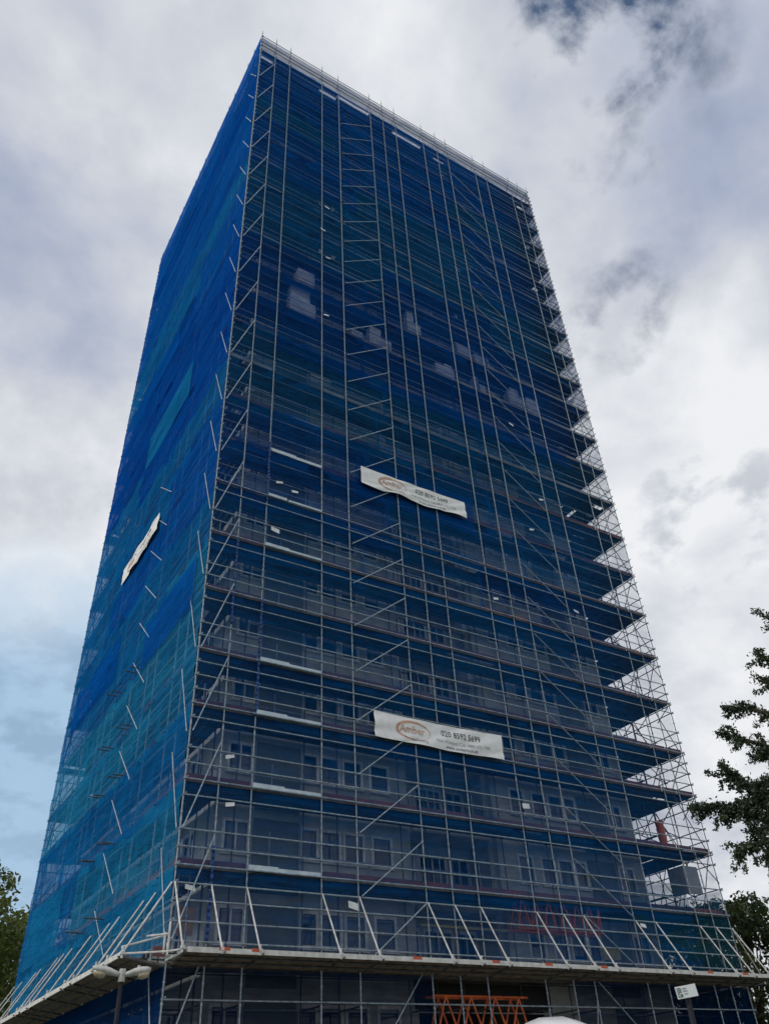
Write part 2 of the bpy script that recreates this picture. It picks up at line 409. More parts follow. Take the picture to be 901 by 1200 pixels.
for p, q in [((.12, -1.24, -.38), (-.3, -.95, -.42)), ((-.3, -.95, -.42), (-1.25, .05, -.36)), ((-.3, -.95, -.42), (-.02, -.02, -.06)), ((.12, -1.24, -.42), (-.05, -.1, -.5)),
             ((-.3, -.6, -.42), (-.3, -.6, .1)), ((-.75, -.45, .0), (-.3, -.95, .0)), ((-.3, -.95, -.5), (-.3, -.95, .3)), ((-1.25, .05, -.2), (-.02, .05, .15))]: b.tube(p, q, .027)
b.build('corner_frame', M['galv_bright'], sc)
b = MB(); b.box(-.50, -.15, -.32, -.28, -.44, -.20); b.build('corner_board', M['red_toe'], sc)
# inspection cards tied to the scaffold
for i, (x, z) in enumerate([(5.84, 1.23), (13.66, 5.28), (13.73, 14.69), (1.38, 5.37), (1.49, 3.86), (2.61, 14.82), (2.71, 17.34), (18.72, 1.34), (18.02, 22.07), (16.88, 19.69), (16.87, 27.11), (5.06, 39.61), (4.77, 37.11), (5.1, 34.63), (4.97, 29.57), (18.83, 15.35), (.45, 1.37), (3.43, 17.1)]):
    w, h = (.36, .2) if i in (0, 1, 5) else (.30, .13); b = MB(); a = random.uniform(-.05, .05)
    yc = -.10
    b.quadbox((x - w / 2, yc, z - h / 2 + a), (x + w / 2, yc, z - h / 2 - a), (x + w / 2, yc + .025, z + h / 2 - a * .5), (x - w / 2, yc + .015, z + h / 2 + a), .008)
    b.build('inspection_card', M['sign_white'], sc)

# red lattice girders
def lattice(x0, x1, y, zb, zt, label, step=.72):
    t = thing('lattice_girder', label, 'girder', (x0, y, zb + ZO), 'red lattice girders')
    for yy in (y, y + .45):
        for zc in (zt, zb): c = MB(); c.tube((x0, yy, zc), (x1, yy, zc), .035); c.build('chord', M['lattice'], t)
    l = MB(); x = x0
    while x < x1 - .1:
        for yy in (y, y + .45):
            l.tube((x, yy, zb), (min(x + step / 2, x1), yy, zt), .034); l.tube((min(x + step / 2, x1), yy, zt), (min(x + step, x1), yy, zb), .034)
        l.tube((x, y, zt), (min(x + step / 2, x1), y + .45, zt), .015); l.tube((min(x + step / 2, x1), y + .45, zt), (min(x + step, x1), y, zt), .015)
        l.tube((x, y, zb), (x, y + .45, zb), .015); x += step
    l.build('lacing', M['lattice'], t)
lattice(9.0, 12.9, .45, -2.35, -1.1, 'orange-red lattice girder spanning the dark opening under the fan', 1.0)
lattice(12.75, 14.6, .25, 1.0, 2.0, 'short red lattice girder behind the blue net above the fan, left of its pair', .62)
lattice(14.75, 16.8, .25, 1.0, 2.0, 'short red lattice girder behind the blue net above the fan, right of its pair', .62)
b = MB(); b.box(8.9, 16.0, .7, .78, .95, 1.03)
tag(b.build('timber_beam', M['yellow'], loc=(8, .9, ZO + 1.2)), 'long yellow timber beam laid behind the netting above the fan', 'beam')
b = MB(); b.box(.55, 1.05, 1.05, 1.1, .35, 1.1)
tag(b.build('plywood_sheet', M['ply'], loc=(.8, 1.05, ZO + .35)), 'small orange plywood sheet leaning in the corner bay above the fan', 'board')
b = MB(); b.box(17.2, 18.1, .8, .86, .25, .62)
tag(b.build('plywood_sheet', M['yellow'], loc=(17.6, .8, ZO + .25)), 'yellow board standing behind the netting near the right fan struts', 'board')
# rubble chute + grey box in the open end
c = MB(); z = 5.05
for i in range(3):
    c.tube((22.8, 1.35, z + .32 * i), (22.8, 1.35, z + .32 * i + .42), .15, .20, 12)
tag(c.build('rubble_chute', M['lattice'], loc=(22.8, 1.35, z + ZO)), 'short red plastic rubble chute hanging in the open right end of the scaffold', 'chute')
c = MB(); c.box(22.4, 23.3, .35, .42, 2.85, 3.95); c.box(22.4, 22.47, .42, 1.2, 2.85, 3.95)
tag(c.build('grey_screen', M['grey_sheet'], loc=(22.8, .4, 2.85 + ZO)), 'grey folded screen panel standing low in the open right end of the scaffold', 'panel')
# stacks of boards on the lifts
def stack(x, w, z, hs, label, y=.30):
    t = thing('board_stack', label, 'stack', (x, y, z + ZO), 'pale insulation boards stacked on the upper lifts')
    for i, (h, f, o) in enumerate(hs):
        zz = z + sum(q[0] for q in hs[:i]); n = max(2, int(h / .24)); b = MB()
        for j in range(n):
            jx = random.uniform(-.03, .03)
            b.box(x - w * f / 2 + o + jx, x + w * f / 2 + o + jx, y - .05, y + .35, zz + j * h / n + .006, zz + (j + 1) * h / n - .006)
        b.build('board_pack', M['foam'], t)
stack(3.75, 1.5, 29.02, [(1.35, 1, 0), (.95, .75, -.15)], 'grey-white stack of boards on the lift nearest the left corner, widest and tallest')
stack(3.9, 1.1, 31.52, [(1.2, 1, 0), (.3, .9, 0)], 'bluish stack of boards one lift above the widest stack')
stack(8.5, 1.4, 29.02, [(1.1, 1, 0), (.7, .5, -.3)], 'pale stack of boards between the horizontal brace column and its right standard')
stack(7.0, .7, 29.02, [(.85, 1, 0)], 'small pale stack of boards left of the brace column')
stack(10.9, .95, 31.52, [(1.3, 1, 0), (.8, .5, -.2)], 'tall stepped stack of boards right of the brace column, one lift up')
stack(12.8, 1.3, 29.02, [(1.1, 1, 0), (.25, .4, .3)], 'low stack of boards with a tilted board on top, mid face')
stack(14.4, .9, 31.52, [(1.3, 1, 0)], 'square stack of boards above and left of the low tilted stack\'s neighbour')
stack(15.8, 1.1, 31.52, [(1.05, 1, 0)], 'bluish low stack of boards beside the square stack on the same lift')
stack(15.3, .8, 29.02, [(.9, 1, 0), (.5, .3, -.2)], 'small dim stack of boards with a corner piece standing up')
stack(18.0, 1.1, 29.02, [(1.35, 1, 0), (.5, .6, 0)], 'pale stack of boards at the far right, left one of the pair')
stack(19.3, 1.0, 29.02, [(1.3, 1, 0), (.3, .9, 0)], 'pale stack of boards at the far right, right one of the pair')

# ------------------------------------------------------------------ netting
def sheet(face, a0, a1, z0, z1, off, m, parent, res=.5, amp=.05, sag=.12, name='net_sheet'):
    na = max(2, int((a1 - a0) / res)); nz = max(2, int((z1 - z0) / .3)); vs = []; fs = []
    seed = random.uniform(0, 99)
    for j in range(nz + 1):
        for i in range(na + 1):
            a = a0 + (a1 - a0) * i / na; z = z0 + (z1 - z0) * j / nz; u = j / nz
            nn = noise.noise(Vector((a * .7, z * .9, seed))) + .5 * noise.noise(Vector((a * 2.1, z * 1.5, seed + 9)))
            o = off + math.copysign(1, off) * (max(0, nn) * amp * math.sin(math.pi * min(1, max(0, u))) + 0)
            zz = z + (sag * (noise.noise(Vector((a * .35, seed, 3))) - .1) if j in (0,) else 0)
            vs.append({'front': (a, o, zz), 'left': (o, a, zz), 'right': (W - o, a, zz), 'back': (a, D - o, zz)}[face])
    for j in range(nz):
        for i in range(na):
            k = j * (na + 1) + i; fs.append((k, k + 1, k + na + 2, k + na + 1))
    b = MB(); b.add(vs, fs); return b.build(name, m, parent, smooth=True)
nl = thing('debris_netting', 'blue debris netting stretched over the left side of the scaffold', 'netting', group='blue debris nets')
pal = lambda z: ('light' if z < 1.5 else 'teal' if z < 6 else 'light' if z < 11 else 'teal' if z < 16 else 'blue' if z < 19 else 'teal' if z < 24 else 'deep' if z < 33 else 'blue' if z < 36 else 'teal' if z < 39 else 'blue' if z < 48 else 'deep' if z < 51 else 'blue')
zs = [0.05] + DK[:-1] + [57.0]
for z0, z1 in zip(zs[:-1], zs[1:]):
    xs = [0, random.uniform(5, 8), random.uniform(12, 16), D]
    for i_ in range(3):
        sheet('left', max(0, xs[i_] - .3), xs[i_ + 1], z0 - random.uniform(.1, .6), z1 + random.uniform(-.05, .1), -.045 - .012 * i_, NETL[pal(z0 + random.uniform(-1.8, 1.8))], nl, sag=.4, amp=.10)
sheet('left', .0, D, G + .1, -.62, -.045, netting('side_net_shaded', (.002, .045, .17), (.0015, .03, .12), .5), nl)  # lower side net, its colour darkened to stand in for tree shade
for yc, zc, hh, ww, k_ in ((9, 27.5, 2.6, 7, 'light'), (14, 35, 2.2, 9, 'blue'), (4, 12.3, 2.2, 6, 'blue'), (15.5, 14, 2.4, 8, 'blue'), (17, 3.2, 2.5, 6, 'light')):
    sheet('left', yc - ww / 2, yc + ww / 2, zc - hh / 2, zc + hh / 2, -.10, NETL[k_], nl, amp=.12, name='patch_sheet')
nf = thing('debris_netting', 'thin blue debris netting hung over the wide front of the scaffold behind its outer tubes', 'netting', group='blue debris nets')
palf = lambda z: ('thin' if z < 16 else 'blue' if z < 19 else 'thin' if z < 21 else 'teal' if z < 26 else 'deep' if z < 33 else 'teal' if z < 41 else 'blue' if z < 46 else 'teal' if z < 48 else 'blue')
for z0, z1 in zip(zs[:-1], zs[1:]):
    if z0 >= 53: 
        sheet('front', 0, W, z0 - .2, 55.3, .035, NETF['blue'], nf)
        sheet('front', 0, W, 55.3, 57.0, .035, NETF['top'], nf); break
    if z0 < 12:
        sheet('front', 0, 21.9 if z0 < 2 else W, z0 - .25, z1, .075, NETF['thin'], nf)
        if z0 < 2: sheet('front', 21.9, W, z0 - .25, z1, .075, NETF['green'], nf)
        continue
    xs = [0, random.uniform(6, 9), random.uniform(13, 17), W]
    for i_ in range(3):
        k_ = palf(z0 + random.uniform(-2.2, 2.2))
        sheet('front', max(0, xs[i_] - .2), xs[i_ + 1], z0 - random.uniform(.1, .7), z1 + random.uniform(-.1, .25), (.07 + .012 * i_) if z0 < 16 else (.034 + .012 * i_), NETF[k_], nf, sag=.35, amp=.08)
sheet('front', 18.5, 21.9, .0, 3.0, .085, NETF['green'], nf, name='patch_sheet')
sheet('front', 6.5, 13.2, 18.2, 20.4, .03, NETF['blue'], nf, name='patch_sheet')
sheet('front', 6.8, 13.4, 6.4, 7.2, .085, NETF['blue'], nf, name='patch_sheet')
sheet('front', 2.3, 21.0, 25.6, 26.6, .03, NETF['deep'], nf, name='patch_sheet')
for a, c, k_ in ((.05, 8.7, 'shaded_curtain'), (14.75, W, 'shaded_curtain')): sheet('front', a, c, G + .1, -.62, .075, NETF[k_], nf, name='curtain_sheet')
def wrap(x, z0, z1, y=-.0):
    b = MB(); n = int((z1 - z0) / .18); ps = [(x + random.uniform(-.02, .02), y - .02 + random.uniform(-.02, .02), z0 + (z1 - z0) * i / n) for i in range(n + 1)]
    b.path(ps, [random.uniform(.038, .052) for _ in ps], 7); b.build('rolled_net', M['blue_wrap'], nf, smooth=True)
wrap(1.1, 0, 1.35); wrap(1.1, 1.4, 2.6); wrap(1.1, 10.2, 13.9); wrap(2.22, 6.9, 11.5, -.01); wrap(2.22, 16.2, 19.5)
nr = thing('debris_netting', 'teal net on the right end of the scaffold, dense at the bottom and thin above', 'netting', group='blue debris nets')
sheet('right', 0, D, .0, 3.0, -.045, NETF['green'], nr); sheet('right', 0, D, G + .1, -.62, -.045, NETF['shaded_curtain'], nr)
for z0, z1 in zip(DK[7:-1], DK[8:]): sheet('right', 0, D, z0 - .1, z1, -.045, NETF['end' if z0 < 30 else 'end_dense'], nr, res=1.0)
nb = thing('debris_netting', 'pale blue net over the rear scaffold corner beyond the netted side', 'netting', group='blue debris nets')
sheet('back', 0, W, 0, 7.0, -.045, NETL['teal'], nb)

# ------------------------------------------------------------------ banners
def banner(face, a0, a1, z0, z1, label, seed, off, wob=.06, mirror=False):
    na, nz = 60, 14
    org = {'front': ((a0 + a1) / 2, -.12, z0 + ZO), 'left': (-.12, (a0 + a1) / 2, z0 + ZO)}[face]
    t = thing('banner', label, 'banner', org, 'white company banners on the scaffold')
    def P(u, v, e=0):
        fold = .05 * math.sin(9 * (u * 1.2 - v * .6) + seed) * (1 - v) + .10 * noise.noise(Vector((u * 5 - v * 1.7, v * 1.2, seed)))
        edge = wob * noise.noise(Vector((u * 4, seed, 1))) * (1 - v) - .10 * math.sin(math.pi * u) * (1 - v) * .6 - .05 * math.sin(math.pi * u) * v
        a = a0 + (a1 - a0) * u; z = z0 + (z1 - z0) * v + edge
        d = off + .0 - abs(fold) * .8 - e
        return (a, d, z) if face == 'front' else (d, a0 + (a1 - a0) * (1 - u), z)
    vs = [P(i / na, j / nz) for j in range(nz + 1) for i in range(na + 1)]
    fs = [(j * (na + 1) + i, j * (na + 1) + i + 1, (j + 1) * (na + 1) + i + 1, (j + 1) * (na + 1) + i) for j in range(nz) for i in range(na)]
    b = MB(); b.add(vs, fs); b.build('banner_cloth', M['white_card'], t, smooth=True)
    asp = (a1 - a0) / (z1 - z0)
    def text(s, u, v, h, m, name, bold=0, sx=1.0):
        cu = bpy.data.curves.new(name, 'FONT'); cu.body = s; cu.size = 1.0; cu.offset = bold; cu.resolution_u = 2
        ob = bpy.data.objects.new(name, cu); COL.objects.link(ob); dg = bpy.context.evaluated_depsgraph_get(); dg.update()
        me0 = bpy.data.meshes.new_from_object(ob.evaluated_get(dg)); COL.objects.unlink(ob); bpy.data.objects.remove(ob)
        import bmesh
        bm = bmesh.new(); bm.from_mesh(me0); bmesh.ops.triangulate(bm, faces=bm.faces)
        bmesh.ops.subdivide_edges(bm, edges=[e for e in bm.edges if e.calc_length() > .25], cuts=2); bmesh.ops.triangulate(bm, faces=bm.faces)
        vv = [(w.co.x, w.co.y) for w in bm.verts]; bm.verts.index_update(); ff = [tuple(x.index for x in f.verts) for f in bm.faces]; bm.free()
        bb = MB(); bb.add([P(u + x * h * sx / asp, v + y * h, .012) for x, y in vv], ff); bb.build(name, m, t)
    text('Amber', .185, .40, .42, M['ink_orange'], 'lettering', .01, .95)
    text('020 8592 5699', .50, .54, .34, M['ink'], 'lettering', .005, .92)
    text('Out of hours: Call 0800 032 7295', .455, .27, .19, M['ink_grey'], 'lettering', 0, 1.0)
    text('www.ambers.co.uk', .53, .08, .18, M['ink'], 'lettering', 0, 1.1)
    text('scaffolding', .27, .12, .17, M['ink_grey'], 'lettering', 0, 1.0)
    def ring(cu_, cv, ru, rv, w0, w1, m, t0=0, t1=360):
        bb = MB(); n = 60; vs = []; fs = []
        for i in range(n + 1):
            a = R(t0 + (t1 - t0) * i / n); w = w0 + (w1 - w0) * (.5 + .5 * math.cos(a - R(150)))
            for s in (-1, 1): vs.append(P(cu_ + (ru + s * w / asp / 2) * math.cos(a), cv + (rv + s * w / 2) * math.sin(a), .010))
        for i in range(n): fs.append((2 * i, 2 * i + 1, 2 * i + 3, 2 * i + 2))
        bb.add(vs, fs); bb.build('emblem_ring', m, t)
    ring(.29, .50, .125, .34, .015, .12, M['ink_orange'], 0, 360)
banner('front', 6.87, 12.85, 6.97, 7.97, 'white banner with phone number, the lower of two on the wide front', 1.3, -.10)
banner('front', 6.70, 12.58, 18.85, 19.85, 'white crumpled banner with phone number, the upper of two on the wide front', 4.1, -.12, .14)
banner('left', 7.45, 13.2, 18.85, 19.8, 'narrow-looking white banner on the blue netted left side', 7.7, -.15, .04)

# ------------------------------------------------------------------ tower block
tb = thing('tower_block', 'grey concrete tower block with white-framed windows behind scaffold and blue netting', 'tower block')
BX0, BX1, BY0, BY1 = 1.6, 21.3, 1.6, 19.4
SH = 2.63; NS = 23; ZB0 = G; ZW = lambda k: .28 + SH * (k - 2)          # sill height of storey k
WT = 1.05
wins_front = [(1.96, 2.88), (4.82, 5.45), (5.54, 6.34), (6.46, 7.29), (7.62, 8.46), (14.32, 15.1), (15.5, 16.25), (16.4, 17.2), (17.3, 17.95), (19.8, 20.7)]
winitems = []
def wall_with_windows(wins, side, skip=None, a0=None, a1=None, plane=None, zs=G, k0=0):
    b = MB(); th = .25
    def bx(a, c, z0, z1):
        if c - a < 1e-3 or z1 - z0 < 1e-3: return
        if side == 'front': b.box(a, c, plane, plane + th, z0, z1)
        if side == 'back': b.box(a, c, plane - th, plane, z0, z1)
        if side == 'left': b.box(plane, plane + th, a, c, z0, z1)
        if side == 'right': b.box(plane - th, plane, a, c, z0, z1)
    prev = zs
    for k in range(k0, NS + 1):
        z0 = ZW(k); z1 = z0 + WT
        if z1 > 54: break
        bx(a0, a1, prev, z0)
        cs = [a0] + [v for w in wins for v in w] + [a1]
        for i in range(0, len(cs), 2): bx(cs[i], cs[i + 1], z0, z1)
        for a, c in wins:
            f = MB(); g = MB(); w = .07
            def fb(q, aa, cc, zz0, zz1, d0, d1):
                if side == 'front': q.box(aa, cc, plane + d0, plane + d1, zz0, zz1)
                if side == 'back': q.box(aa, cc, plane - d1, plane - d0, zz0, zz1)
                if side == 'left': q.box(plane + d0, plane + d1, aa, cc, zz0, zz1)
                if side == 'right': q.box(plane - d1, plane - d0, aa, cc, zz0, zz1)
            fb(f, a - .03, a + w, z0 - .02, z1 + .03, -.03, .08); fb(f, c - w, c + .03, z0 - .02, z1 + .03, -.03, .08)
            fb(f, a + w, c - w, z1 - w, z1 + .03, -.03, .08); fb(f, a + w, c - w, z0 - .02, z0 + w, -.03, .08)
            fb(f, a - .06, c + .06, z0 - .07, z0 - .02, -.09, .05)
            if c - a > .85: fb(f, (a + c) / 2 - .03, (a + c) / 2 + .03, z0 + w, z1 - w, -.02, .07)
            fb(g, a + w, c - w, z0 + w, z1 - w, .04, .055)
            px = ((a + c) / 2, plane) if side in ('front', 'back') else (plane, (a + c) / 2)
            winitems.append((dist(px[0], px[1], z0) + {'front': 0, 'left': 12, 'right': 60, 'back': 200}[side], f, g))
        prev = z1
    bx(a0, a1, prev, 54.2)
    b.build('wall', M['concrete'], tb)
wall_with_windows([w for w in wins_front if w[1] < 9], 'front', a0=BX0, a1=9.2, plane=BY0)
wall_with_windows([w for w in wins_front if w[0] > 13], 'front', a0=13.35, a1=BX1, plane=BY0, zs=-.8, k0=2)
for lo_, hi_ in ((14.75, BX1),):
    b = MB(); b.box(lo_, hi_, BY0, BY0 + .25, G, -.803); b.build('wall', M['concrete'], tb)
wall_with_windows([(9.5, 10.4), (10.6, 11.9), (12.1, 13.0)], 'front', a0=9.2, a1=13.35, plane=BY0 + 1.5, zs=-.8, k0=2)
wall_with_windows([(3.2, 4.3), (6.5, 7.6), (9.5, 10.4), (12.4, 13.5), (16.2, 17.2)], 'left', a0=BY0 + .25, a1=BY1 - .25, plane=BX0)
wall_with_windows([(3.2, 4.3), (9.5, 10.4), (16.2, 17.2)], 'right', a0=BY0 + .25, a1=BY1 - .25, plane=BX1)
wall_with_windows([(3.2, 4.3), (10.5, 11.4), (18.2, 19.2)], 'back', a0=BX0, a1=BX1, plane=BY1)
winitems.sort(key=lambda t: t[0]); rf, rg = MB(), MB()
for i, (d_, f, g) in enumerate(winitems):
    if i < 100: fo = f.build('window', M['frame'], tb); g.build('pane', M['glass'], fo)
    else: rf.merge(f); rf_ = rg.merge(g)
fo = rf.build('window', M['frame'], tb); fo['kind'] = 'stuff'; rg.build('pane', M['glass'], fo)['kind'] = 'stuff'
for o in list(COL.objects):                       # a pane sits directly under its window
    if o.name.startswith('pane'): pass
b = MB()                                          # recess cheeks, balcony slabs, cladding and core
b.box(9.2, 9.45, BY0 + .25, BY0 + 1.5, -.8, 54.2); b.box(13.1, 13.35, BY0 + .25, BY0 + 1.5, -.8, 54.2); b.build('wall', M['concrete'], tb)
b = MB(); b.box(9.1, 14.8, BY0 + .0, 11.0, -.95, -.805); b.build('shade_slab', M['panel'], tb)  # dark slab added to keep the opening under the fan black
b = MB(); b.box(9.05, 14.85, 1.51, 1.57, -1.35, -.15); b.build('shade_board', M['rubber'], tb)  # added black board, stands in for the shade behind the fan
for k in range(2, NS):
    z = ZW(k) - 1.0; b = MB(); b.box(9.45, 13.1, BY0 + .02, BY0 + 1.5, z - .2, z); b.build('balcony_slab', M['concrete'], tb)
    b = MB(); b.tube((9.45, BY0 + .1, z + 1.05), (13.1, BY0 + .1, z + 1.05), .025)
    x = 9.55
    while x < 13.1: b.tube((x, BY0 + .1, z), (x, BY0 + .1, z + 1.05), .01, n=4); x += .14
    b.build('balcony_rail', M['ink'], tb)
for a, c in ((3.02, 4.7), (18.1, 19.6)):
    for k in range(0, NS):
        z = ZW(k); b = MB(); b.box(a, c, BY0 - .05, BY0 - .004, z - 1.15, z + WT + .12); b.build('cladding_panel', M['panel'], tb)
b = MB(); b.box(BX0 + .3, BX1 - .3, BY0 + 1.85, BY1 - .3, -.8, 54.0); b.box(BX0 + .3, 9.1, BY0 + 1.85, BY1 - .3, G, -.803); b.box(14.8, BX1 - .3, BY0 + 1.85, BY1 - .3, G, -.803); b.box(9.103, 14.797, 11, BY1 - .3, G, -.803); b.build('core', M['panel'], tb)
b = MB(); b.box(BX0 - .15, BX1 + .15, BY0 - .15, BY1 + .15, 54.2, 54.5); b.build('roof', M['roof'], tb)

# ------------------------------------------------------------------ ground
def flat(name, x0, x1, y0, y1, z, m):
    b = MB(0); b.add([(x0, y0, z), (x1, y0, z), (x1, y1, z), (x0, y1, z)], [(0, 1, 2, 3)]); return tag(b.build(name, m), None, None, kind='structure')
flat('ground', -900, 900, -900, 900, 0, M['grass'])
flat('pavement', -3.5, 28, -5, 25, .05, M['paving'])
flat('road', -200, 200, -15.5, -8, .004, M['asphalt'])
b = MB(0); b.box(-200, 200, -7.995, -7.8, 0, .12); tag(b.build('kerb', M['paving']), None, None, kind='structure')
b = MB(0); x = -100
while x < 100: b.add([(x, -11.8, .008), (x + 2, -11.8, .008), (x + 2, -11.7, .008), (x, -11.7, .008)], [(0, 1, 2, 3)]); x += 6
tag(b.build('road_marking', M['line']), None, None, kind='structure')
flat('footpath', -200, 200, -25.5, -22, .01, M['paving'])

# ------------------------------------------------------------------ street lamp
LP = (-2.53, -4.9, 0)
t = thing('street_lamp', 'dark street lamp post with two pale grey lamp heads in front of the left fan', 'street lamp', LP)
b = MB(0); b.tube((LP[0], LP[1], 0), (LP[0], LP[1], 1.2), .09, .085, 12); b.tube((LP[0], LP[1], 1.2), (LP[0], LP[1], 4.26), .045, .042, 12); b.build('post', M['black_post'], t, smooth=False)
b = MB(0); b.tube((LP[0], LP[1], 4.22), (LP[0], LP[1], 4.46), .07, .065, 12); b.build('bracket', M['lamp_grey'], t)
def head(dx, dy, dz, L):
    d = Vector((dx, dy, 0)).normalized(); s = d.cross(Vector((0, 0, 1)))
    o = Vector((LP[0], LP[1], 4.35))
    secs = [(.05, .05, .05, 0), (.18, .065, .055, .01), (.34, .10, .075, .03), (.55, .13, .085, .04), (.72, .11, .07, .045), (.82, .05, .035, .05)]
    def ring_(q, rw, rh, zz, half=None):
        r = []
        for i in range(12):
            a = 2 * math.pi * i / 12; r.append(tuple(o + d * q * L / .8 + Vector((0, 0, zz * 1.0 + dz * q)) + s * rw * math.cos(a) + Vector((0, 0, rh * math.sin(a)))))
        return r
    b = MB(0); vs = []; 
    for q in secs: vs += ring_(*q)
    fs = [(j * 12 + i, j * 12 + (i + 1) % 12, (j + 1) * 12 + (i + 1) % 12, (j + 1) * 12 + i) for j in range(len(secs) - 1) for i in range(12)]
    fs += [tuple(range(11, -1, -1)), tuple(range(len(vs) - 12, len(vs)))]
    b.add(vs, fs); h = b.build('lamp_head', M['lamp_grey'], t, smooth=True)
    b = MB(0); vs = []
    sb = [(.44, .05, .02, -.03), (.48, .10, .075, -.035), (.60, .115, .085, -.04), (.74, .09, .07, -.03), (.79, .03, .03, -.01)]
    for q in sb: vs += ring_(*q)
    fs = [(j * 12 + i, j * 12 + (i + 1) % 12, (j + 1) * 12 + (i + 1) % 12, (j + 1) * 12 + i) for j in range(len(sb) - 1) for i in range(12)] + [tuple(range(11, -1, -1)), tuple(range(len(vs) - 12, len(vs)))]
    b.add(vs, fs); b.build('lamp_bowl', M['lamp_bowl'], h, smooth=True).parent = h
    b = MB(0); p = o + d * .46 * L / .8 + Vector((0, 0, .10)); b.tube(tuple(p), tuple(p + Vector((0, 0, .07))), .035, n=8); b.build('photocell', M['lamp_grey'], h)
head(-.80, .21, .10, .60); head(.80, -.25, .05, .56)

# ------------------------------------------------------------------ parking sign
P0 = Vector((-1.352, -18.50, 0)); u = Vector((.70, -.714, 0)).normalized(); nrm = Vector((-.714, -.70, 0)).normalized()
t = thing('parking_sign', 'small white parking sign on a thin dark post, low right of the tower', 'sign', tuple(P0))
b = MB(0); b.tube((P0.x, P0.y, 0), (P0.x, P0.y, 2.44), .024, n=12); b.build('post', M['black_post'], t)
c0 = P0 + nrm * .055; ctr = c0 + Vector((0, 0, 2.425)); tilt = .09
def SP(a, z, e=0): 
    v = ctr + u * (.78 * (a * math.cos(tilt) - z * math.sin(tilt))) + Vector((0, 0, .82 * (a * math.sin(tilt) + z * math.cos(tilt)))) + nrm * e; return tuple(v)
def sq(b, a0, a1, z0, z1, e): b.quadbox(SP(a0, z0, e), SP(a1, z0, e), SP(a1, z1, e), SP(a0, z1, e), .003)
b = MB(0); b.quadbox(SP(-.115, -.058, 0), SP(.115, -.058, 0), SP(.115, .058, 0), SP(-.115, .058, 0), .006); pl = b.build('sign_plate', M['sign_white'], t)
b = MB(0)
for q in ((-.100, -.094, -.04, .042), (-.062, -.056, -.005, .042), (-.100, -.056, .036, .042), (-.100, -.075, -.042, -.036), (-.085, -.08, -.02, .026), (-.085, -.068, .021, .026), (-.085, -.068, .0, .005), (-.072, -.068, .0, .026), (-.072, -.050, -.042, -.016)): sq(b, *q, .004)
b.build('parking_symbol', M['sign_green'], t)
b = MB(0)
for a0, a1, z in ((-.042, .008, .026), (-.038, .012, .002), (-.030, .006, -.024)):
    a = a0
    while a < a1: sq(b, a, a + .006, z, z + .008 + .004 * random.random(), .004); a += .0085
b.build('lettering', M['ink_grey'], t)

# ------------------------------------------------------------------ white van (only its roof crest shows)
VL = Vector((1.52, -13.17, 0)); vd = Vector((.55, .835, 0)).normalized(); vs_ = vd.cross(Vector((0, 0, 1)))
t = thing('parked_van', 'white high-roofed van parked on the road, only its rounded roof in view', 'van', tuple(VL))
def VP(l, s, z): v = VL + vd * l + vs_ * s + Vector((0, 0, z)); return tuple(v)
prof = [(-2.5, .45, .95), (-2.5, 1.2, 1.0), (-2.3, 2.35, .92), (-1.9, 2.58, .8), (-1.2, 2.695, .76), (1.2, 2.69, .76), (2.2, 2.58, .76), (2.45, 2.35, .85), (2.5, .5, .95)]
b = MB(0); vs = []; k = 14
for l, zt, hw in prof:
    zt = max(zt, .9)
    for i in range(k):
        a = math.pi * i / (k - 1); cx = math.cos(a); sx = max(0.0, math.sin(a))
        vs.append(VP(l, hw * (abs(cx) ** .72) * (1 if cx > 0 else -1), .42 + (zt - .42) * sx ** .42))
fs = [(j * k + i, j * k + i + 1, (j + 1) * k + i + 1, (j + 1) * k + i) for j in range(len(prof) - 1) for i in range(k - 1)] + [(j * k, (j + 1) * k, (j + 1) * k + k - 1, j * k + k - 1) for j in range(len(prof) - 1)] + [tuple(range(k)), tuple(range(len(vs) - 1, len(vs) - k - 1, -1))]
b.add(vs, fs); b.build('body', M['van'], t, smooth=True)
for l in (-1.6, 1.6):
    for s in (-.86, .86):
        b = MB(0); b.tube(VP(l, s - .12, .34), VP(l, s + .12, .34), .34, n=20); w_ = b.build('wheel', M['rubber'], t)
b = MB(0); b.quadbox(VP(-2.44, -.75, 1.35), VP(-2.44, .75, 1.35), VP(-2.36, .68, 2.05), VP(-2.36, -.68, 2.05), .03); b.build('windscreen', M['vglass'], t)

# ------------------------------------------------------------------ trees
def leafmat(name, c1, c2, c3):
    m, n, l, b = new_mat(name); out = n['Material Output']
    tc = n.new('ShaderNodeTexCoord'); no = n.new('ShaderNodeTexNoise'); no.inputs['Scale'].default_value = 1.1; no.inputs['Detail'].default_value = 5
    l.new(tc.outputs['Object'], no.inputs['Vector']); r = ramp(n, [(.3, c1), (.5, c2), (.7, c3)]); l.new(no.outputs['Fac'], r.inputs[0])
    ge = n.new('ShaderNodeNewGeometry'); hs = n.new('ShaderNodeHueSaturation'); mm = n.new('ShaderNodeMapRange'); mm.inputs[3].default_value = .65; mm.inputs[4].default_value = 1.4
    l.new(ge.outputs['Random Per Island'], mm.inputs[0]); l.new(mm.outputs[0], hs.inputs['Value']); l.new(r.outputs[0], hs.inputs['Color'])
    l.new(hs.outputs[0], b.inputs['Base Color']); b.inputs['Roughness'].default_value = .55
    tr_ = n.new('ShaderNodeBsdfTranslucent'); l.new(hs.outputs[0], tr_.inputs[0]); mx = n.new('ShaderNodeMixShader'); mx.inputs[0].default_value = .3
    l.new(b.outputs[0], mx.inputs[1]); l.new(tr_.outputs[0], mx.inputs[2]); l.new(mx.outputs[0], out.inputs[0]); return m
M['leafL'] = leafmat('summer_leaves', (.06, .095, .018), (.11, .15, .03), (.18, .20, .045))
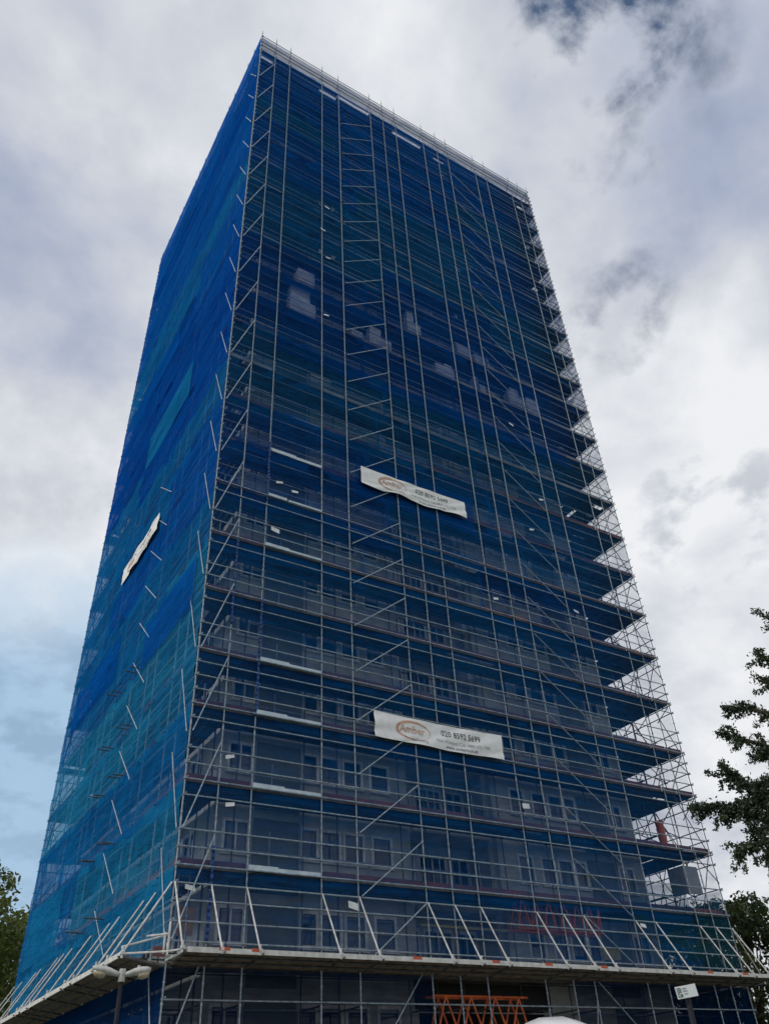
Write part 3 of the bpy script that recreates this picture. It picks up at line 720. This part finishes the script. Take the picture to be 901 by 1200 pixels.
M['leafR'] = leafmat('dark_leaves', (.035, .06, .02), (.06, .09, .028), (.10, .125, .035))
M['leafN'] = leafmat('oak_leaves', (.026, .042, .024), (.045, .066, .034), (.075, .095, .045))
def leaves_mesh(pts, size, name, m, parent, shape='leaf'):
    """pts Nx3 world; each gets a folded little leaf"""
    n = len(pts); pts = np.asarray(pts) - np.array(parent['wloc'])
    q = rng.normal(size=(n, 3)); q /= np.linalg.norm(q, axis=1)[:, None]
    a = np.cross(q, rng.normal(size=(n, 3))); a /= np.linalg.norm(a, axis=1)[:, None]; c = np.cross(q, a)
    s = size * rng.uniform(.6, 1.3, n)[:, None]
    offs = [(-1, 0, 0), (-.3, .42, .12), (.5, .36, .1), (1, 0, 0), (.4, -.4, .1), (-.35, -.4, .12)]
    V = np.stack([pts + a * s * o[0] + c * s * o[1] + q * s * o[2] for o in offs], 1).reshape(-1, 3)
    me = bpy.data.meshes.new(name); me.vertices.add(len(V)); me.vertices.foreach_set('co', V.astype(np.float32).ravel())
    me.loops.add(n * 8); base = np.arange(n)[:, None] * 6
    idx = np.concatenate([base + np.array([0, 1, 2, 3]), base + np.array([0, 3, 4, 5])], 1).ravel()
    me.loops.foreach_set('vertex_index', idx.astype(np.int32)); me.polygons.add(n * 2)
    me.polygons.foreach_set('loop_start', (np.arange(n * 2) * 4).astype(np.int32)); me.polygons.foreach_set('loop_total', np.full(n * 2, 4, np.int32))
    me.update(); me.validate(); me.materials.append(m)
    o = bpy.data.objects.new(name, me); COL.objects.link(o); o.parent = parent; return o
def tree(x, y, h, rad, label, leaf, n, size, cb=.22, clumps=60, flat_=.8, group=None):
    t = thing('tree', label, 'tree', (x, y, 0), group)
    b = MB(0); r0 = h * .028; top = Vector((x + random.uniform(-.4, .4), y, h * .75)); b.path([(x, y, 0), (x + .1, y, h * .25), tuple(top * .6 + Vector((x, y, 0)) * .4), tuple(top)], [r0, r0 * .8, r0 * .5, r0 * .15], 9)
    C = []
    for i in range(clumps):
        th = random.uniform(0, 2 * math.pi); v = random.uniform(-1, 1); rr = random.uniform(.35, 1) ** .5
        cz = h * (cb + (1 - cb) / 2) + v * h * (1 - cb) / 2 * .86; w = rad * math.sqrt(max(.02, 1 - (abs(v) ** 2.2))) * rr * .88
        c = Vector((x + w * math.cos(th), y + w * math.sin(th), cz)); C.append(c)
        st_ = Vector((x, y, h * (cb + .5 * (.5 + v / 2) * .8)))
        if i % 2 == 0: mid = st_.lerp(c, .5) + Vector((0, 0, -.04 * h)); b.path([tuple(st_), tuple(mid), tuple(c)], [r0 * .3, r0 * .18, r0 * .05], 5)
    b.build('trunk', M['bark'], t)
    P = []
    for i in range(n):
        c = C[i % len(C)]; g = rng.normal(size=3); g /= np.linalg.norm(g); rr = rad * (.20 + .16 * ((i % len(C)) * 37 % 10) / 10) * rng.uniform(.3, 1) ** .45
        P.append((c.x + g[0] * rr, c.y + g[1] * rr, c.z + g[2] * rr * flat_))
    leaves_mesh(P, size, 'crown', leaf, t)
tree(-2.0, 36, 16.6, 5.9, 'broad green tree behind the left edge of the tower', M['leafL'], 26000, .17, .10, 110)
tree(4.5, 46, 15.5, 5.5, 'green tree further back, almost hidden behind the tower corner', M['leafL'], 12000, .2, .12, 70)
tree(31.5, 5.5, 10.3, 4.2, 'bushy dark tree behind the right end of the fan, the nearer one', M['leafR'], 20000, .13, .05, 90)
tree(36, 1.0, 11.2, 4.8, 'dark tree at the right edge of the photo beside the fan', M['leafR'], 20000, .15, .06, 90)
tree(35, 12, 11.2, 4.5, 'paler tree rising behind the dark bushy tree at right', M['leafL'], 14000, .16, .08, 80)
tree(30.6, -1.5, 7.4, 3.2, 'low dark bush under the right end of the fan', M['leafR'], 14000, .12, .02, 70)
# near tree: boughs reach into the frame from the right
NT = (4.15, -17.1, 0)
t = thing('oak_tree', 'dark leafy tree at the right edge whose boughs overhang the scaffold', 'tree', NT)
b = MB(); b.path([(4.15, -17.1, G), (4.2, -17.2, -4), (4.35, -17.5, -1.5), (4.55, -17.85, .3), (4.8, -18.4, 2.4), (5.0, -18.7, 4.4)], [.24, .2, .16, .12, .07, .02], 10)
trunk_pts = [Vector(p) for p in [(4.35, -17.5, -1.5), (4.45, -17.65, -.6), (4.55, -17.85, .3), (4.65, -18.1, 1.2), (4.8, -18.4, 2.4)]]
boughs = [  # (start index on trunk, way points, leaf density)
    (0, [(3.95, -16.85, -1.2), (3.65, -16.35, -.75), (3.4, -16.0, -.55), (3.25, -15.8, -.52)], 1.5),
    (0, [(4.0, -16.9, -1.0), (3.72, -16.5, -.45), (3.6, -16.3, -.2), (3.52, -16.18, -.02)], 1.3),
    (0, [(3.95, -16.8, -1.6), (3.7, -16.45, -1.15), (3.5, -16.15, -1.22), (3.40, -16.0, -1.32)], 1.1),
    (0, [(3.95, -16.85, -1.35), (3.72, -16.45, -.98), (3.62, -16.3, -1.0)], 1.2),
    (1, [(4.1, -17.1, -.2), (3.88, -16.75, .25), (3.70, -16.45, .45), (3.63, -16.35, .5)], 1.0),
    (2, [(4.2, -17.3, .6), (4.0, -16.95, .72), (3.85, -16.7, .88), (3.73, -16.48, .93)], 1.0),
    (2, [(4.3, -17.4, .9), (4.15, -17.1, 1.2), (4.02, -16.95, 1.32)], .7),
    (3, [(4.35, -17.5, 1.3), (4.2, -17.2, 1.6), (4.1, -17.05, 1.68)], .8),
    (4, [(4.5, -17.8, 2.0), (4.35, -17.5, 2.3), (4.24, -17.3, 2.42)], .6),
    (0, [(4.0, -16.9, -1.9), (3.75, -16.5, -1.7), (3.62, -16.3, -1.75)], .5),
    (0, [(4.05, -16.95, -.9), (3.85, -16.65, -.7), (3.7, -16.4, -.55), (3.55, -16.2, -.6)], 2.2),
    (1, [(4.15, -17.1, -.5), (3.95, -16.8, -.3), (3.75, -16.5, -.35)], 2.0), (0, [(4.1, -17.0, -1.2), (3.9, -16.7, -1.05), (3.75, -16.5, -1.3), (3.66, -16.35, -1.45)], 1.6),
    (1, [(4.2, -17.2, .1), (4.0, -16.9, .05), (3.85, -16.65, .1)], 1.5),
    (1, [(4.8, -17.2, 0), (5.4, -17.0, .8)], .8), (3, [(5.2, -18.6, 2), (5.9, -18.9, 2.8)], .8), (2, [(4.9, -18.6, .8), (5.3, -19.4, 1.2)], .8),
    (4, [(4.9, -18.2, 3.2), (5.3, -18.0, 3.9)], .8)]
LPn = []
def seg_leaves(a, c, dens, spread):
    L = (c - a).length; n = int(L * 200 * dens)
    for _ in range(n):
        p = a.lerp(c, random.random()); g = Vector(rng.normal(size=3)) * spread; g.z *= .8; LPn.append(tuple(p + g + Vector((0, 0, ZO))))
for s, w, dn in boughs:
    ps = [trunk_pts[s]] + [Vector(p) for p in w]; n = len(ps)
    b.path([tuple(p) for p in ps], [.05 * (1 - i / n) + .006 for i in range(n)], 6)
    for i in range(1, n - 1):
        a, c = ps[i], ps[i + 1]; seg_leaves(a, c, dn * 1.1, .06)
        for _ in range(int((c - a).length * 16 * dn) + 1):
            q = a.lerp(c, random.random()); d = (c - a).normalized() * random.uniform(.05, .30) + Vector((random.uniform(-.12, .12), random.uniform(-.12, .12), random.uniform(-.26, .16)))
            e = q + d; b.tube(tuple(q), tuple(e), .006, .003, 4); seg_leaves(q, e, 1.5, .035)
            if random.random() < .6: e2 = e + Vector((random.uniform(-.1, .1), random.uniform(-.1, .1), random.uniform(-.12, .08))); b.tube(tuple(e), tuple(e2), .004, .002, 4); seg_leaves(e, e2, 1.4, .025)
b.build('trunk', M['bark'], t)
leaves_mesh(LPn, .029, 'crown', M['leafN'], t)

# ------------------------------------------------------------------ sky and sun
SE, SA = 42, 272          # elevation, compass-like azimuth from +Y clockwise
wd = bpy.data.worlds.new('World'); S.world = wd; wd.use_nodes = True; n = wd.node_tree.nodes; l = wd.node_tree.links
bg = n['Background']; bg.inputs['Strength'].default_value = .1
sky = n.new('ShaderNodeTexSky'); sky.sky_type = 'NISHITA'; sky.sun_disc = False; sky.sun_elevation = R(SE); sky.sun_rotation = R(SA); sky.air_density = 1.0; sky.dust_density = .6
def VM(op, a, c=None):
    q = n.new('ShaderNodeVectorMath'); q.operation = op
    for i, v in enumerate((a, c)):
        if v is None: continue
        if isinstance(v, tuple): q.inputs[i].default_value = v
        else: l.new(v, q.inputs[i])
    return q
def MA(op, *a, clamp=False):
    q = n.new('ShaderNodeMath'); q.operation = op; q.use_clamp = clamp
    for i, v in enumerate(a):
        if isinstance(v, (int, float)): q.inputs[i].default_value = v
        else: l.new(v, q.inputs[i])
    return q.outputs[0]
tc = n.new('ShaderNodeTexCoord'); dirv = VM('NORMALIZE', tc.outputs['Generated']).outputs[0]
sx = n.new('ShaderNodeSeparateXYZ'); l.new(dirv, sx.inputs[0])
dz = MA('ADD', MA('MAXIMUM', sx.outputs[2], 0.0), .30)
cb = n.new('ShaderNodeCombineXYZ'); l.new(MA('DIVIDE', sx.outputs[0], dz), cb.inputs[0]); l.new(MA('DIVIDE', sx.outputs[1], dz), cb.inputs[1])
def NZ(scale, det, dist_, off, rough=.55):
    a = VM('ADD', cb.outputs[0], off); q = n.new('ShaderNodeTexNoise'); q.inputs['Scale'].default_value = scale; q.inputs['Detail'].default_value = det; q.inputs['Distortion'].default_value = dist_; q.inputs['Roughness'].default_value = rough
    l.new(a.outputs[0], q.inputs['Vector']); return q.outputs['Fac']
n1 = NZ(3.0, 6, .25, (3.1, 1.7, 0), .5); n2 = NZ(6.5, 5, .2, (7.7, 2.2, 0), .5); n3 = NZ(1.3, 3, .1, (.4, 5.2, 0)); n4 = NZ(9.0, 7, 0.15, (2.9, 8.2, 0), .58); n5 = NZ(14.0, 6, 0.0, (1.9, 4.2, 0), .6)
wn = n.new('ShaderNodeTexNoise'); wn.inputs['Scale'].default_value = 5.5; wn.inputs['Detail'].default_value = 6; wn.inputs['Roughness'].default_value = .6; l.new(dirv, wn.inputs['Vector'])
warp = VM('SUBTRACT', wn.outputs['Color'], (.5, .5, .5)).outputs[0]
def blob(d, w, amt, wob=.0):
    sc_ = VM('SCALE', warp); sc_.inputs['Scale'].default_value = min(.30, .06 + w * 1.6)
    dw = VM('NORMALIZE', VM('ADD', dirv, sc_.outputs[0]).outputs[0]).outputs[0]
    dt = VM('DOT_PRODUCT', dw, tuple(Vector(d).normalized())).outputs['Value']
    ang = MA('SUBTRACT', 1.0, dt)
    mr = n.new('ShaderNodeMapRange'); mr.interpolation_type = 'SMOOTHSTEP'; l.new(ang, mr.inputs[0]); mr.inputs[1].default_value = 0; mr.inputs[2].default_value = w * w; mr.inputs[3].default_value = amt; mr.inputs[4].default_value = 0
    return mr.outputs[0]
def brk(d, w, amt, t0=.50, t1=.62, src=None):
    # ragged breaks: only where the fine noise runs high inside a soft region
    mr = n.new('ShaderNodeMapRange'); mr.interpolation_type = 'SMOOTHSTEP'; l.new(src or n4, mr.inputs[0]); mr.inputs[1].default_value = t0; mr.inputs[2].default_value = t1
    return MA('MULTIPLY', blob(d, w, amt), mr.outputs[0])
def total(bs):
    s = bs[0]
    for q in bs[1:]: s = MA('ADD', s, q)
    return s
# gaps in the cloud
gap = total([brk((.393, .152, .908), .075, 1.3, .36, .60), brk((.46, .13, .88), .06, .8, .42, .66), brk((.576, .36, .734), .06, .8, .42, .66), brk((.453, .252, .855), .05, .6, .42, .66),
             brk((.151, .949, .278), .20, .35, .4, .6), brk((.734, .412, .54), .09, .5, .42, .66), brk((.52, .27, .81), .09, .4, .45, .7), brk((-.5, .6, .5), .35, .5), brk((-.6, -.6, .6), .5, .6)])
cover = MA('SUBTRACT', MA('ADD', 1.04, MA('MULTIPLY', MA('SUBTRACT', n1, .5), .3)), gap, clamp=True)
# cloud brightness
bright = total([MA('MULTIPLY', MA('SUBTRACT', n1, .5), .95), MA('MULTIPLY', MA('SUBTRACT', n2, .5), .60), MA('MULTIPLY', MA('SUBTRACT', n4, .5), .32), MA('MULTIPLY', MA('SUBTRACT', n5, .5), .16), blob((.049, .831, .554), .20, .22), blob((.708, .442, .551), .28, .12), blob((.25, .35, .9), .2, .10)])
shade = total([blob((.50, .17, .85), .28, -.20), blob((.008, .662, .749), .18, -.26), blob((.03, .76, .64), .12, -.20)])
bv = MA('ADD', MA('ADD', .79, bright), shade, clamp=True)
cr = ramp(n, [(.25, (2.7, 3.35, 5.1)), (.5, (4.5, 4.95, 6.1)), (.72, (6.3, 6.6, 7.2)), (1.0, (8.6, 8.75, 9.0))])
l.new(bv, cr.inputs[0])
mx = n.new('ShaderNodeMix'); mx.data_type = 'RGBA'; l.new(cover, mx.inputs[0]); l.new(sky.outputs[0], mx.inputs[6])
hz = n.new('ShaderNodeMix'); hz.data_type = 'RGBA'; l.new(blob((.12, .955, .26), .26, .9), hz.inputs[0]); l.new(cr.outputs[0], hz.inputs[6]); hz.inputs[7].default_value = (3.6, 5.5, 7.5, 1)
l.new(hz.outputs[2], mx.inputs[7])
l.new(mx.outputs[2], bg.inputs[0])
su = bpy.data.lights.new('sun', 'SUN'); su.energy = 1.5; su.angle = R(12); su.color = (1, .95, .88)
so = bpy.data.objects.new('sun', su); COL.objects.link(so)
az = R(SA); sd = Vector((math.sin(az) * math.cos(R(SE)), math.cos(az) * math.cos(R(SE)), math.sin(R(SE))))
so.rotation_euler = sd.to_track_quat('Z', 'Y').to_euler(); so.location = (-30, -30, 60)

# ------------------------------------------------------------------ camera
right = Vector((.8529558, -.5199024, -.0465609)); down = Vector((.2835234, .5363442, -.7949524)); fwd = Vector((.4382703, .6648582, .6048824))
cm = bpy.data.cameras.new('camera'); co = bpy.data.objects.new('camera', cm); COL.objects.link(co)
mw = Matrix((right, -down, -fwd)).transposed().to_4x4(); mw.translation = CAM; co.matrix_world = mw
cm.sensor_fit = 'VERTICAL'; cm.sensor_height = 36; cm.lens = 941.42 / 1200 * 36; cm.clip_start = .1; cm.clip_end = 3000
S.camera = co
S.view_settings.view_transform = 'Standard'; S.view_settings.look = 'None'; S.view_settings.exposure = 0; S.view_settings.gamma = 1
S.render.engine = 'CYCLES'; S.cycles.transparent_max_bounces = 24; S.cycles.max_bounces = 6
for o in COL.objects:
    if 'wloc' in o: del o['wloc']
